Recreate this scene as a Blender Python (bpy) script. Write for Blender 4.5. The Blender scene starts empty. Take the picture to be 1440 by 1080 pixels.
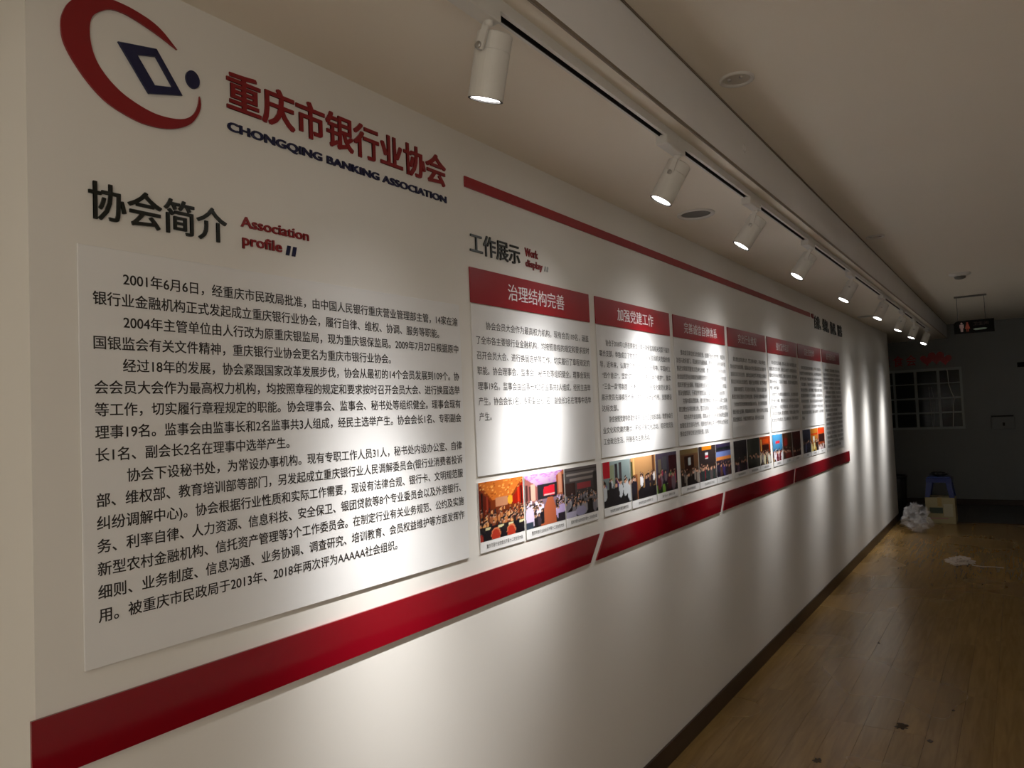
import bpy, bmesh, math, random
import numpy as np
from mathutils import Vector, Matrix

random.seed(7)
sc = bpy.context.scene
COL = sc.collection

# ------------------------------------------------------------------ camera
FL = 1054.32
right = Vector((0.828, 0.559, -0.043)); up = Vector((0.061, -0.013, 0.998)); fwd = Vector((-0.557, 0.829, 0.044))
fwd.normalize(); right = fwd.cross(up).normalized(); up = right.cross(fwd)
cd = bpy.data.cameras.new('camera'); cam = bpy.data.objects.new('camera', cd); COL.objects.link(cam)
cd.sensor_width = 36.0; cd.sensor_fit = 'HORIZONTAL'; cd.lens = FL / 1440 * 36.0
cd.clip_start = 0.05; cd.clip_end = 60
m = Matrix.Identity(4)
for i in range(3):
    m[i][0] = right[i]; m[i][1] = up[i]; m[i][2] = -fwd[i]
m.translation = Vector((1.516, 0.0, 1.6))
cam.matrix_world = m
sc.camera = cam

# ------------------------------------------------------------------ world, exposure, spotlights and added fill lights
w = bpy.data.worlds.new('world'); sc.world = w; w.use_nodes = True
w.node_tree.nodes['Background'].inputs[0].default_value = (0.9, 0.85, 0.75, 1)
w.node_tree.nodes['Background'].inputs[1].default_value = 0.01
sc.view_settings.view_transform = 'Standard'; sc.view_settings.look = 'None'
sc.view_settings.gamma = 1; sc.view_settings.use_curve_mapping = False
sc.view_settings.exposure = 0.0
SPOT_W = 245.0          # each track spotlight
BEAM = (46, 1.0, 9, 0.085)  # core exponent, core strength, skirt exponent, skirt strength
SPOT_COL = (1.0, 0.98, 0.96)
BACK_FILL_W = 10.5          # unseen fill lamp added on the ceiling behind the camera
BACK_COL = (1.0, 0.90, 0.76)
SIDE_FILL_W = 18.0           # fill light added at the right, behind the camera, shaped as a window

FLOOR = -0.12          # z of floor; the whole scene is lifted so that the floor ends at 0
ZC = 2.575             # soffit
ZU = 2.80              # main ceiling
XS = 0.632             # soffit edge
XR = 2.72              # right wall
YW = 12.08             # end of the left wall
YE = 14.11             # end wall
YC = 0.655             # near corner of the left wall

# ------------------------------------------------------------------ materials
def mat(name, col, rough=0.5, metal=0.0, emit=None, es=0, noise=0, nscale=20, bump=0, coat=0, trans=0, spec=None, ior=None, alpha=None):
    M = bpy.data.materials.new(name); M.use_nodes = True
    nt = M.node_tree; b = nt.nodes['Principled BSDF']
    b.inputs['Base Color'].default_value = (*col, 1); b.inputs['Roughness'].default_value = rough
    b.inputs['Metallic'].default_value = metal
    if coat: b.inputs['Coat Weight'].default_value = coat; b.inputs['Coat Roughness'].default_value = 0.05
    if trans: b.inputs['Transmission Weight'].default_value = trans
    if spec is not None: b.inputs['Specular IOR Level'].default_value = spec
    if ior: b.inputs['IOR'].default_value = ior
    if alpha is not None: b.inputs['Alpha'].default_value = alpha
    if emit: b.inputs['Emission Color'].default_value = (*emit, 1); b.inputs['Emission Strength'].default_value = es
    if noise or bump:
        tc = nt.nodes.new('ShaderNodeTexCoord'); nz = nt.nodes.new('ShaderNodeTexNoise')
        nz.inputs['Scale'].default_value = nscale; nz.inputs['Detail'].default_value = 5
        nt.links.new(tc.outputs['Object'], nz.inputs['Vector'])
        if noise:
            r = nt.nodes.new('ShaderNodeMapRange'); r.inputs['To Min'].default_value = 1 - noise; r.inputs['To Max'].default_value = 1 + noise
            nt.links.new(nz.outputs['Fac'], r.inputs['Value'])
            v = nt.nodes.new('ShaderNodeVectorMath'); v.operation = 'SCALE'; v.inputs[0].default_value = col
            nt.links.new(r.outputs[0], v.inputs['Scale']); nt.links.new(v.outputs[0], b.inputs['Base Color'])
        if bump:
            bp = nt.nodes.new('ShaderNodeBump'); bp.inputs['Strength'].default_value = bump; bp.inputs['Distance'].default_value = 0.01
            nt.links.new(nz.outputs['Fac'], bp.inputs['Height']); nt.links.new(bp.outputs[0], b.inputs['Normal'])
    return M

M_WALL = mat('wall_paint', (0.78, 0.76, 0.72), 0.55, noise=0.02, nscale=3, bump=0.03)
M_WALLR = mat('right_wall_gloss_panel', (0.86, 0.84, 0.79), 0.16, coat=0.4)
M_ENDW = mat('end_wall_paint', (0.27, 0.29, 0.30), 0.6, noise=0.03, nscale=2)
M_CEIL = mat('ceiling_paint', (0.88, 0.825, 0.725), 0.7, noise=0.015, nscale=2)
M_RISER = mat('riser_gloss_paint', (0.84, 0.84, 0.86), 0.22, noise=0.12, nscale=1.6, bump=0.05)
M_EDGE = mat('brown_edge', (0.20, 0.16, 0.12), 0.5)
M_BASE = mat('dark_skirting', (0.035, 0.018, 0.012), 0.35)
M_SUB = mat('subfloor', (0.03, 0.02, 0.012), 0.9)
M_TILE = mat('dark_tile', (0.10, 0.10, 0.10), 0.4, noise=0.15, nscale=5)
M_RED = mat('red_acrylic', (0.23, 0.003, 0.010), 0.07, coat=0.3)
M_REDH = mat('red_header', (0.31, 0.007, 0.015), 0.3)
M_REDL = mat('red_letters', (0.24, 0.006, 0.010), 0.35)
M_NAVY = mat('navy_letters', (0.008, 0.010, 0.055), 0.35)
M_BLACK = mat('black_letters', (0.008, 0.010, 0.007), 0.35)
M_TEXT = mat('printed_black', (0.016, 0.013, 0.012), 0.5)
M_TXTW = mat('printed_white', (0.80, 0.80, 0.80), 0.5)
M_BOARD = mat('white_board', (0.80, 0.80, 0.80), 0.28)
M_LAMP = mat('white_lamp_enamel', (0.72, 0.71, 0.68), 0.4)
M_DARK = mat('dark_slot', (0.012, 0.009, 0.008), 0.6)
M_STEEL = mat('steel', (0.5, 0.5, 0.5), 0.3, metal=1)
M_LENS = mat('lit_lens', (1, 1, 1), 0.3, emit=(1, 0.99, 0.95), es=14)
M_GREY = mat('grey_grille', (0.16, 0.16, 0.15), 0.6)
M_GLASS = mat('window_glass', (0.75, 0.8, 0.82), 0.04, trans=1, ior=1.22)
M_WFRAME = mat('window_frame_white', (0.44, 0.49, 0.50), 0.45)
M_BLUE = mat('blue_plastic', (0.004, 0.022, 0.16), 0.35)
M_BLKP = mat('black_plastic', (0.012, 0.012, 0.014), 0.4)
M_CARD = mat('beige_cardboard', (0.42, 0.37, 0.22), 0.8, noise=0.1, nscale=8)
M_BAG = mat('clear_plastic_film', (0.85, 0.85, 0.88), 0.15, alpha=0.2)
M_WRAP = mat('crinkled_wrap', (0.8, 0.7, 0.62), 0.25, alpha=0.45)
M_SIGN = mat('sign_black', (0.008, 0.008, 0.008), 0.6, spec=0.15)
M_PINK = mat('sign_pink', (0.75, 0.55, 0.55), 0.5)
M_ORNG = mat('sign_red', (0.6, 0.12, 0.07), 0.5)
M_GRNW = mat('sign_pale_green', (0.45, 0.62, 0.5), 0.5)
M_DOOR = mat('dark_wood_door', (0.018, 0.012, 0.009), 0.4, noise=0.2, nscale=6)
M_HEART = mat('red_foil', (0.45, 0.004, 0.012), 0.35)
M_STAIN = mat('dried_mud', (0.05, 0.03, 0.012), 0.9)
M_DIFF = mat('fill_diffuser', (1, 1, 1), 0.5, emit=BACK_COL, es=1.0)

def wood():
    M = bpy.data.materials.new('laminate_wood'); M.use_nodes = True; nt = M.node_tree; b = nt.nodes['Principled BSDF']
    tc = nt.nodes.new('ShaderNodeTexCoord'); mp = nt.nodes.new('ShaderNodeMapping'); mp.inputs['Scale'].default_value = (14, 1.1, 4)
    oi = nt.nodes.new('ShaderNodeObjectInfo')
    add = nt.nodes.new('ShaderNodeVectorMath'); add.operation = 'ADD'
    ml = nt.nodes.new('ShaderNodeMath'); ml.operation = 'MULTIPLY'; ml.inputs[1].default_value = 37.0
    nt.links.new(oi.outputs['Random'], ml.inputs[0])
    nt.links.new(tc.outputs['Object'], add.inputs[0]); nt.links.new(ml.outputs[0], add.inputs[1])
    nt.links.new(add.outputs[0], mp.inputs['Vector'])
    nz = nt.nodes.new('ShaderNodeTexNoise'); nz.inputs['Scale'].default_value = 2.2; nz.inputs['Detail'].default_value = 6; nz.inputs['Distortion'].default_value = 0.8
    nt.links.new(mp.outputs[0], nz.inputs['Vector'])
    rp = nt.nodes.new('ShaderNodeValToRGB')
    rp.color_ramp.elements[0].position = 0.25; rp.color_ramp.elements[0].color = (0.20, 0.115, 0.035, 1)
    rp.color_ramp.elements[1].position = 0.8; rp.color_ramp.elements[1].color = (0.30, 0.182, 0.060, 1)
    nt.links.new(nz.outputs['Fac'], rp.inputs['Fac'])
    mr = nt.nodes.new('ShaderNodeMapRange'); mr.inputs['To Min'].default_value = 0.93; mr.inputs['To Max'].default_value = 1.05
    nt.links.new(oi.outputs['Random'], mr.inputs['Value'])
    sc_ = nt.nodes.new('ShaderNodeVectorMath'); sc_.operation = 'SCALE'
    nt.links.new(rp.outputs[0], sc_.inputs[0]); nt.links.new(mr.outputs[0], sc_.inputs['Scale'])
    nt.links.new(sc_.outputs[0], b.inputs['Base Color'])
    n2 = nt.nodes.new('ShaderNodeTexNoise'); n2.inputs['Scale'].default_value = 1.1; n2.inputs['Detail'].default_value = 1
    geo = nt.nodes.new('ShaderNodeNewGeometry'); nt.links.new(geo.outputs['Position'], n2.inputs['Vector'])
    m2 = nt.nodes.new('ShaderNodeMapRange'); m2.inputs['To Min'].default_value = 0.20; m2.inputs['To Max'].default_value = 0.33
    nt.links.new(n2.outputs['Fac'], m2.inputs['Value']); nt.links.new(m2.outputs[0], b.inputs['Roughness'])
    return M
M_WOOD = wood()

def vcmat():
    M = bpy.data.materials.new('photo_print_ink'); M.use_nodes = True; nt = M.node_tree; b = nt.nodes['Principled BSDF']
    a = nt.nodes.new('ShaderNodeVertexColor'); a.layer_name = 'ink'
    nt.links.new(a.outputs['Color'], b.inputs['Base Color']); b.inputs['Roughness'].default_value = 0.25
    return M
M_INK = vcmat()

# ------------------------------------------------------------------ helpers
def tag(o, label=None, cat=None, group=None, kind=None):
    if label: o['label'] = label
    if cat: o['category'] = cat
    if group: o['group'] = group
    if kind: o['kind'] = kind
    return o

def wloc(p):
    v = Vector((0, 0, 0))
    while p is not None:
        v = v + p.location; p = p.parent
    return v

def obj(name, bm, material, parent=None, smooth=False, origin=None):
    me = bpy.data.meshes.new(name)
    off = wloc(parent)
    if origin is not None: off = Vector(origin)
    bmesh.ops.translate(bm, vec=-off, verts=bm.verts)
    bm.to_mesh(me); bm.free()
    if smooth:
        for p in me.polygons: p.use_smooth = True
    for mm in (material if isinstance(material, (list, tuple)) else [material]): me.materials.append(mm)
    o = bpy.data.objects.new(name, me); COL.objects.link(o)
    if parent is not None:
        o.parent = parent
        if origin is not None: o.location = off - wloc(parent)
    elif origin is not None: o.location = off
    return o

def thing(name, label, cat, loc, group=None):
    o = bpy.data.objects.new(name, None); COL.objects.link(o); o.location = loc; o.empty_display_size = 0.1
    return tag(o, label, cat, group)

def bx(bm, lo, hi, bev=0):
    lo = Vector(lo); hi = Vector(hi)
    r = bmesh.ops.create_cube(bm, size=1)
    vs = r['verts']
    for v in vs:
        v.co = Vector([(lo[i] + hi[i]) / 2 + v.co[i] * (hi[i] - lo[i]) for i in range(3)])
    if bev:
        es = list({e for v in vs for e in v.link_edges})
        bmesh.ops.bevel(bm, geom=es, offset=bev, segments=1, affect='EDGES')
    return bm

def box(lo, hi, bev=0): return bx(bmesh.new(), lo, hi, bev)

def prism(bm, pts, x0, x1):
    """polygon in the (y,z) plane extruded along x"""
    a = [bm.verts.new((x0, p[0], p[1])) for p in pts]; b = [bm.verts.new((x1, p[0], p[1])) for p in pts]
    n = len(pts)
    bm.faces.new(a); bm.faces.new(b)
    for i in range(n): bm.faces.new((a[i], a[(i + 1) % n], b[(i + 1) % n], b[i]))
    bmesh.ops.recalc_face_normals(bm, faces=bm.faces)
    return bm

def frame_for(d):
    d = Vector(d).normalized(); a = Vector((0, 1, 0)) if abs(d.y) < 0.9 else Vector((1, 0, 0))
    u = d.cross(a).normalized(); v = d.cross(u).normalized(); return u, v

def lathe(bm, p, d, prof, seg=32):
    """prof: list of (distance along d, radius)"""
    p = Vector(p); d = Vector(d).normalized(); u, v = frame_for(d); rings = []
    for t, r in prof:
        c = p + d * t
        if r < 1e-6: rings.append([bm.verts.new(c)])
        else: rings.append([bm.verts.new(c + u * r * math.cos(2 * math.pi * k / seg) + v * r * math.sin(2 * math.pi * k / seg)) for k in range(seg)])
    for a, b in zip(rings, rings[1:]):
        for k in range(seg):
            k2 = (k + 1) % seg
            if len(a) == 1 and len(b) == 1: continue
            if len(a) == 1: bm.faces.new((a[0], b[k], b[k2]))
            elif len(b) == 1: bm.faces.new((a[k], b[0], a[k2]))
            else: bm.faces.new((a[k], b[k], b[k2], a[k2]))
    bmesh.ops.recalc_face_normals(bm, faces=bm.faces)
    return bm

def tube(bm, pts, r, seg=8):
    pts = [Vector(q) for q in pts]; rings = []
    for i, q in enumerate(pts):
        d = (pts[min(i + 1, len(pts) - 1)] - pts[max(i - 1, 0)]).normalized(); u, v = frame_for(d)
        rings.append([bm.verts.new(q + u * r * math.cos(2 * math.pi * k / seg) + v * r * math.sin(2 * math.pi * k / seg)) for k in range(seg)])
    for a, b in zip(rings, rings[1:]):
        for k in range(seg): bm.faces.new((a[k], b[k], b[(k + 1) % seg], a[(k + 1) % seg]))
    bm.faces.new(rings[0]); bm.faces.new(rings[-1])
    bmesh.ops.recalc_face_normals(bm, faces=bm.faces)
    return bm

# --- lettering: text curves of the built-in font turned into meshes
TC = bpy.data.curves.new('lettering', 'FONT'); TO = bpy.data.objects.new('lettering', TC); COL.objects.link(TO)
def raw_text(s, off=0.0, ex=0.0, res=2):
    TC.body = s; TC.size = 1; TC.offset = 0; TC.extrude = ex; TC.resolution_u = res
    TO.update_tag()
    dg = bpy.context.evaluated_depsgraph_get(); dg.update()
    me = bpy.data.meshes.new_from_object(TO.evaluated_get(dg))
    n = len(me.vertices); co = np.empty(n * 3); me.vertices.foreach_get('co', co); co = co.reshape(-1, 3)
    faces = [tuple(p.vertices) for p in me.polygons]
    bpy.data.meshes.remove(me)
    if off > 0:      # bolder strokes: the outline overlaid on itself, shifted by the stroke gain
        b = off; sh = [(-b, -b * .6), (b, -b * .6), (-b, b * .6), (b, b * .6)] if off > 0.009 else [(-b, 0), (b, 0)]
        cs, fs = [], []
        for k, (dx, dy) in enumerate(sh):
            c = co.copy(); c[:, 0] += dx; c[:, 1] += dy; c[:, 2] *= 1 - 0.012 * k
            cs.append(c); fs += [tuple(i + k * n for i in f) for f in faces]
        co = np.concatenate(cs); faces = fs
    return co, faces

def wall_mesh(name, co, faces, material, parent, x):
    """co: columns (y, z, height off the wall)"""
    v = np.stack([x + co[:, 2], co[:, 0], co[:, 1]], 1)
    off = wloc(parent); v = v - np.array(off)
    me = bpy.data.meshes.new(name); me.from_pydata(v.tolist(), [], faces); me.update()
    me.materials.append(material)
    o = bpy.data.objects.new(name, me); COL.objects.link(o); o.parent = parent
    return o

def line(s, parent, x, y0, y1, zc, h, material=None, off=0.0, name='text_line', res=2):
    """one printed line of Chinese text, em height scaled so that a glyph is h tall, centre zc"""
    co, f = raw_text(s, off, 0, res)
    k = h / 0.875
    mn, mx = co[:, 0].min(), co[:, 0].max()
    sx = (y1 - y0) / (mx - mn) if y1 else k
    c2 = co.copy(); c2[:, 0] = y0 + (co[:, 0] - mn) * sx; c2[:, 1] = zc + (co[:, 1] - 0.36) * k
    m4 = len(co) // (4 if off > 0.009 else 2 if off > 0 else 1); c2[:, 2] = (np.arange(len(co)) // m4) * 0.00004
    return wall_mesh(name, c2, f, material or M_TEXT, parent, x)

def letters(s, parent, x, y0, y1, z0, z1, depth, material, off=0.0, name='letter', res=3, slant=0.0):
    """raised letters, every character a part; the whole word fills y0..y1, z0..z1"""
    co, _ = raw_text(s, off, 0, res)
    mn, mx, b0, b1 = co[:, 0].min(), co[:, 0].max(), co[:, 1].min(), co[:, 1].max()
    sx = (y1 - y0) / (mx - mn); sz = (z1 - z0) / (b1 - b0); pre = ''
    for ch in s:
        pre += ch
        if ch == ' ': continue
        whole, _ = raw_text(pre, off, 0, 1); own, f = raw_text(ch, off, 0.5, res)
        o1, _ = raw_text(ch, off, 0, 1)
        dx = whole[:, 0].max() - o1[:, 0].max()
        c = own.copy(); c[:, 0] = y0 + (own[:, 0] + dx - mn) * sx; c[:, 1] = z0 + (own[:, 1] - b0) * sz
        c[:, 0] += slant * (c[:, 1] - z0)
        c[:, 2] = (own[:, 2] + 0.5) * depth
        wall_mesh(name, c, f, material, parent, x)

# ------------------------------------------------------------------ the setting
wl = obj('wall_left', box((-0.30, YC, FLOOR), (0, YW, ZC)), M_WALL); tag(wl, kind='structure')
bm = box((-0.42, -3.4, FLOOR), (-0.30, YC + 0.2, ZU + 0.1)); tag(obj('wall_side', bm, M_WALL), kind='structure')
bm = box((-2.2, YW - 0.1, FLOOR), (-0.30, YW, ZC)); tag(obj('wall_return', bm, M_WALL), kind='structure')
DY = [(8.98, 10.23), (10.61, 11.59)]           # dark doors in the right wall
bm = bmesh.new(); ys = [-3.4] + [v for d in DY for v in d] + [YE]
for i in range(0, len(ys), 2): bx(bm, (XR, ys[i], FLOOR), (XR + 0.15, ys[i + 1], ZU))
for a, b in DY: bx(bm, (XR, a, FLOOR + 2.12), (XR + 0.15, b, ZU))
tag(obj('wall_right', bm, M_WALLR), kind='structure')
for i, (a, b) in enumerate(DY):
    d = obj('door_%d' % (i + 1), box((XR + 0.04, a, FLOOR), (XR + 0.09, b, FLOOR + 2.12)), M_DOOR); tag(d, kind='structure')
    bm = bmesh.new(); bx(bm, (XR - 0.015, a - 0.05, FLOOR), (XR + 0.04, a, FLOOR + 2.17)); bx(bm, (XR - 0.015, b, FLOOR), (XR + 0.04, b + 0.05, FLOOR + 2.17)); bx(bm, (XR - 0.015, a, FLOOR + 2.12), (XR + 0.04, b, FLOOR + 2.17))
    obj('door_frame', bm, M_DOOR, d)
    bm = bmesh.new(); tube(bm, [(XR + 0.04, b - 0.09, 0.92), (XR - 0.01, b - 0.09, 0.92), (XR - 0.01, b - 0.21, 0.92)], 0.009); obj('handle', bm, M_STEEL, d)
tag(obj('wall_back', box((-0.42, -3.55, FLOOR), (XR + 0.15, -3.4, ZU + 0.1)), M_WALL), kind='structure')
# end wall with the gridded window
WY = [-0.545, 0.795]; WZ = [1.10, 2.10]
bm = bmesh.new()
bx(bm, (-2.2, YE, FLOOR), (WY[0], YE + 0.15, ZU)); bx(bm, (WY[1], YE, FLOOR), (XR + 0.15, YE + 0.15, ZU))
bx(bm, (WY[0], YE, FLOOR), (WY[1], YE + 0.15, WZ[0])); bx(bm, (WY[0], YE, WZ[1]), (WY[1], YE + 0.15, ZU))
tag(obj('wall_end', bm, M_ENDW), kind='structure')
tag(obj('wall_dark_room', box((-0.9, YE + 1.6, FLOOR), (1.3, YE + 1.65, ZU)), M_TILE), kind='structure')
tag(obj('wall_far_left', box((-2.35, YW - 0.1, FLOOR), (-2.2, YE + 0.15, ZU)), M_WALL), kind='structure')
tag(obj('ceiling', box((-2.35, -3.55, ZU), (XR + 0.15, YE + 1.7, ZU + 0.08)), M_CEIL), kind='structure')
sf = obj('trim_1', box((-2.35, -3.4, ZC), (XS - 0.008, YE, ZU)), M_CEIL); tag(sf, 'dropped soffit over the display wall', kind='structure')
rs = obj('trim_2', box((XS - 0.008, -3.4, ZC - 0.004), (XS, YE, ZU)), M_RISER); tag(rs, 'glossy grey riser between soffit and ceiling', kind='structure')
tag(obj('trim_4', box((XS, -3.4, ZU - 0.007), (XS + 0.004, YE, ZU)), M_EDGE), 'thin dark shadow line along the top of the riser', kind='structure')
tag(obj('trim_5', box((XS - 0.006, -3.4, ZC - 0.008), (XS + 0.001, YE, ZC + 0.004), 0.001), M_EDGE), 'thin dark lip along the bottom of the riser', kind='structure')
tag(obj('baseboard_left', box((0, YC, FLOOR), (0.012, YW, -0.021), 0.002), M_BASE), kind='structure')
tag(obj('baseboard_end', box((-2.2, YE - 0.012, FLOOR), (XR, YE, -0.03), 0.002), M_BASE), kind='structure')
bm = bmesh.new(); ys = [-3.4, DY[0][0] - 0.05, DY[0][1] + 0.05, DY[1][0] - 0.05, DY[1][1] + 0.05, YE]
for i in range(0, 6, 2): bx(bm, (XR - 0.012, ys[i], FLOOR), (XR, ys[i + 1], -0.021))
tag(obj('baseboard_right', bm, M_BASE), kind='structure')

fl = obj('floor', box((-0.42, -3.55, FLOOR - 0.1), (XR + 0.15, YW, FLOOR - 0.008)), M_SUB); tag(fl, kind='structure')
bm = bmesh.new(); bx(bm, (-2.35, YW, FLOOR - 0.1), (XR + 0.15, YE + 1.7, FLOOR - 0.006)); tag(obj('floor_landing', bm, M_SUB), kind='structure')
fl2 = bpy.data.objects['floor_landing']
x = -2.2; tl = None
while x < XR:
    y = YW
    while y < YE - 0.05:
        y1 = min(y + 0.6, YE)
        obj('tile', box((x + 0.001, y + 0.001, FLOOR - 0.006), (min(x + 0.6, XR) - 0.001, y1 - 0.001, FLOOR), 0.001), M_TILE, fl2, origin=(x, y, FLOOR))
        y = y1
    x += 0.6
PW, PL = 0.1455, 1.22
def plank_mesh(wd, ln):
    bm = box((0.0003, 0.0004, -0.008), (wd - 0.0003, ln - 0.0004, 0), 0.0005)
    me = bpy.data.meshes.new('plank'); bm.to_mesh(me); bm.free(); me.materials.append(M_WOOD); return me
pm = plank_mesh(PW, PL); seq = [0.0, 0.43, 0.81, 0.22, 0.6]
for k in range(-1, 18):
    x0 = 0.0055 + k * PW
    ox = 0.0 if 3 <= k <= 6 else seq[(k * 3) % 5] + 0.1
    y = 5.6 + ox - PL * 8
    while y < YW - 0.02:
        if y + PL > -1.0 and x0 + PW > 0.0:
            full = (y + PL <= YW) and x0 >= 0 and x0 + PW <= XR
            me = pm
            if not full: me = plank_mesh(PW, min(PL, YW - y))
            o = bpy.data.objects.new('plank', me); COL.objects.link(o); o.parent = fl; o.location = (x0, y, FLOOR)
        y += PL
obj('floorboards_behind', box((-0.42, -3.5, FLOOR - 0.008), (XR, -1.0, FLOOR)), M_WOOD, fl)
tag(obj('trim_3', box((0, YW - 0.012, FLOOR - 0.002), (XR, YW + 0.022, FLOOR + 0.004), 0.002), M_BASE), 'dark threshold strip', kind='structure')

# added fill light, built as an unseen glowing window behind the camera
WA, WB = -2.7, -0.5
w2 = thing('fill_window', None, None, (XR, (WA + WB) / 2, 0.8)); w2['kind'] = 'structure'
bm = bmesh.new(); xa, xc = XR - 0.04, XR
for p, q in (((xa, WA, 0.55), (xc, WB, 0.6)), ((xa, WA, 2.1), (xc, WB, 2.15)), ((xa, WA, 0.6), (xc, WA + 0.05, 2.1)), ((xa, WB - 0.05, 0.6), (xc, WB, 2.1)), ((xa, (WA + WB) / 2 - 0.02, 0.6), (xc, (WA + WB) / 2 + 0.02, 2.1))): bx(bm, p, q)
obj('window_frame', bm, M_WFRAME, w2)
M_FILL = mat('fill_pane', (0.8, 0.8, 0.8), 0.3, emit=(1, 0.93, 0.82), es=0.6)
for p, q in ((WA + 0.05, (WA + WB) / 2 - 0.02), ((WA + WB) / 2 + 0.02, WB - 0.05)): obj('pane', box((XR - 0.02, p, 0.6), (XR - 0.014, q, 2.1)), M_FILL, w2)
ld = bpy.data.lights.new('side_fill', 'AREA'); ld.shape = 'RECTANGLE'; ld.size = 1.5; ld.size_y = 2.1; ld.energy = SIDE_FILL_W; ld.color = (1.0, 0.93, 0.82)
lo = bpy.data.objects.new('side_fill', ld); COL.objects.link(lo); lo.parent = w2; lo.location = (-0.06, 0, 0.55); lo.rotation_euler = (0, math.radians(90), 0)

# window in the end wall
win = thing('window_1', None, None, ((WY[0] + WY[1]) / 2, YE, WZ[0])); win['kind'] = 'structure'
cx = [-0.50, -0.212, -0.178, 0.106, 0.146, 0.438, 0.477, 0.761]
rz = [1.137, 1.357, 1.384, 1.594, 1.622, 1.841, 1.859, 2.058]
bm = bmesh.new(); y0, y1 = YE - 0.012, YE + 0.04
bx(bm, (WY[0], y0, WZ[0]), (WY[1], y1, rz[0])); bx(bm, (WY[0], y0, rz[7]), (WY[1], y1, WZ[1]))
bx(bm, (WY[0], y0, rz[0]), (cx[0], y1, rz[7])); bx(bm, (cx[7], y0, rz[0]), (WY[1], y1, rz[7]))
obj('window_frame', bm, M_WFRAME, win)
for i in (1, 3, 5): obj('mullion', box((cx[i], y0 + 0.004, rz[0]), (cx[i + 1], y1, rz[7]), 0.002), M_WFRAME, win)
for j in (1, 3, 5):
    for i in (0, 2, 4, 6): obj('glazing_bar', box((cx[i], y0 + 0.006, rz[j]), (cx[i + 1], y1, rz[j + 1]), 0.002), M_WFRAME, win)
for i in (0, 2, 4, 6):
    for j in (0, 2, 4, 6): obj('pane', box((cx[i], YE + 0.015, rz[j]), (cx[i + 1], YE + 0.021, rz[j + 1])), M_GLASS, win)
bm = bmesh.new(); tube(bm, [(0.590, YE - 0.02, 2.07), (0.599, YE - 0.02, 2.02), (0.603, YE - 0.02, 1.836), (0.632, YE - 0.02, 1.70), (0.673, YE - 0.02, 1.59), (0.655, YE - 0.02, 1.50), (0.64, YE - 0.02, 1.33), (0.627, YE - 0.02, 1.14)], 0.006)
tag(obj('window_line', bm, mat('white_cable', (0.85, 0.85, 0.8), 0.4)), 'thin white cable dangling in front of the right window panes', 'cable')
bm = bmesh.new(); tube(bm, [(0.315, YE - 0.02, 1.80), (0.321, YE - 0.02, 1.618), (0.33, YE - 0.02, 1.266), (0.345, YE - 0.02, 1.10), (0.361, YE - 0.02, 1.265), (0.385, YE - 0.02, 1.55), (0.35, YE - 0.02, 1.8)], 0.004)
tag(obj('window_line', bm, M_STEEL), 'faint grey loop standing for a reflection over the third column of window panes', 'cable')  # thin tube modelled in place of a faint reflection in the panes

# ------------------------------------------------------------------ lettering and logo
lg = thing('logo_emblem', 'large red crescent logo with navy hollow diamond and dot, left of the company name', 'logo', (0, 0.87, 2.26))
outer = [(.964, 2.453), (.923, 2.486), (.879, 2.5), (.828, 2.504), (.771, 2.494), (.736, 2.464), (.721, 2.434), (.717, 2.408), (.722, 2.374), (.745, 2.336), (.776, 2.302), (.807, 2.28), (.844, 2.267), (.882, 2.26), (.927, 2.263), (.964, 2.275), (.994, 2.294), (1.013, 2.322), (1.02, 2.345), (1.017, 2.365)]
inner = [(1.017, 2.365), (1.012, 2.339), (.999, 2.316), (.975, 2.299), (.941, 2.291), (.9, 2.291), (.853, 2.304), (.82, 2.322), (.792, 2.349), (.777, 2.38), (.772, 2.415), (.776, 2.445), (.79, 2.464), (.815, 2.481), (.844, 2.485), (.878, 2.48), (.923, 2.468), (.964, 2.453)]
def smooth_poly(p, n):
    p = [Vector((a, b, 0)) for a, b in p]; out = []
    for i in range(len(p) - 1):
        a = p[max(i - 1, 0)]; b = p[i]; c = p[i + 1]; d = p[min(i + 2, len(p) - 1)]
        for k in range(n):
            t = k / n
            out.append(0.5 * ((2 * b) + (c - a) * t + (2 * a - 5 * b + 4 * c - d) * t * t + (3 * b - a - 3 * c + d) * t ** 3))
    out.append(p[-1]); return [(q.x, q.y) for q in out]
so, si = smooth_poly(outer, 4), smooth_poly(inner, 4)[::-1]
def resample(p, n):
    P = np.array(p); d = np.r_[0, np.cumsum(np.hypot(*(P[1:] - P[:-1]).T))]; t = np.linspace(0, d[-1], n)
    return list(zip(np.interp(t, d, P[:, 0]), np.interp(t, d, P[:, 1])))
so, si = resample(so, 80), resample(si, 80)
bm = bmesh.new(); R = []
for xx in (0.001, 0.006): R.append(([bm.verts.new((xx, a, b)) for a, b in so], [bm.verts.new((xx, a, b)) for a, b in si]))
for i in range(79):
    for (o_, i_) in R: bm.faces.new((o_[i], o_[i + 1], i_[i + 1], i_[i]))
    bm.faces.new((R[0][0][i], R[0][0][i + 1], R[1][0][i + 1], R[1][0][i])); bm.faces.new((R[0][1][i], R[0][1][i + 1], R[1][1][i + 1], R[1][1][i]))
bmesh.ops.remove_doubles(bm, verts=bm.verts, dist=0.0004); bmesh.ops.recalc_face_normals(bm, faces=bm.faces)
obj('crescent', bm, M_REDL, lg)
do = [(.83, 2.419), (.915, 2.436), (.974, 2.352), (.895, 2.33)]; di = [(.871, 2.406), (.913, 2.418), (.951, 2.363), (.909, 2.353)]
bm = bmesh.new(); V = [[bm.verts.new((xx, a, b)) for a, b in q] for xx in (0.001, 0.006) for q in (do, di)]
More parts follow.
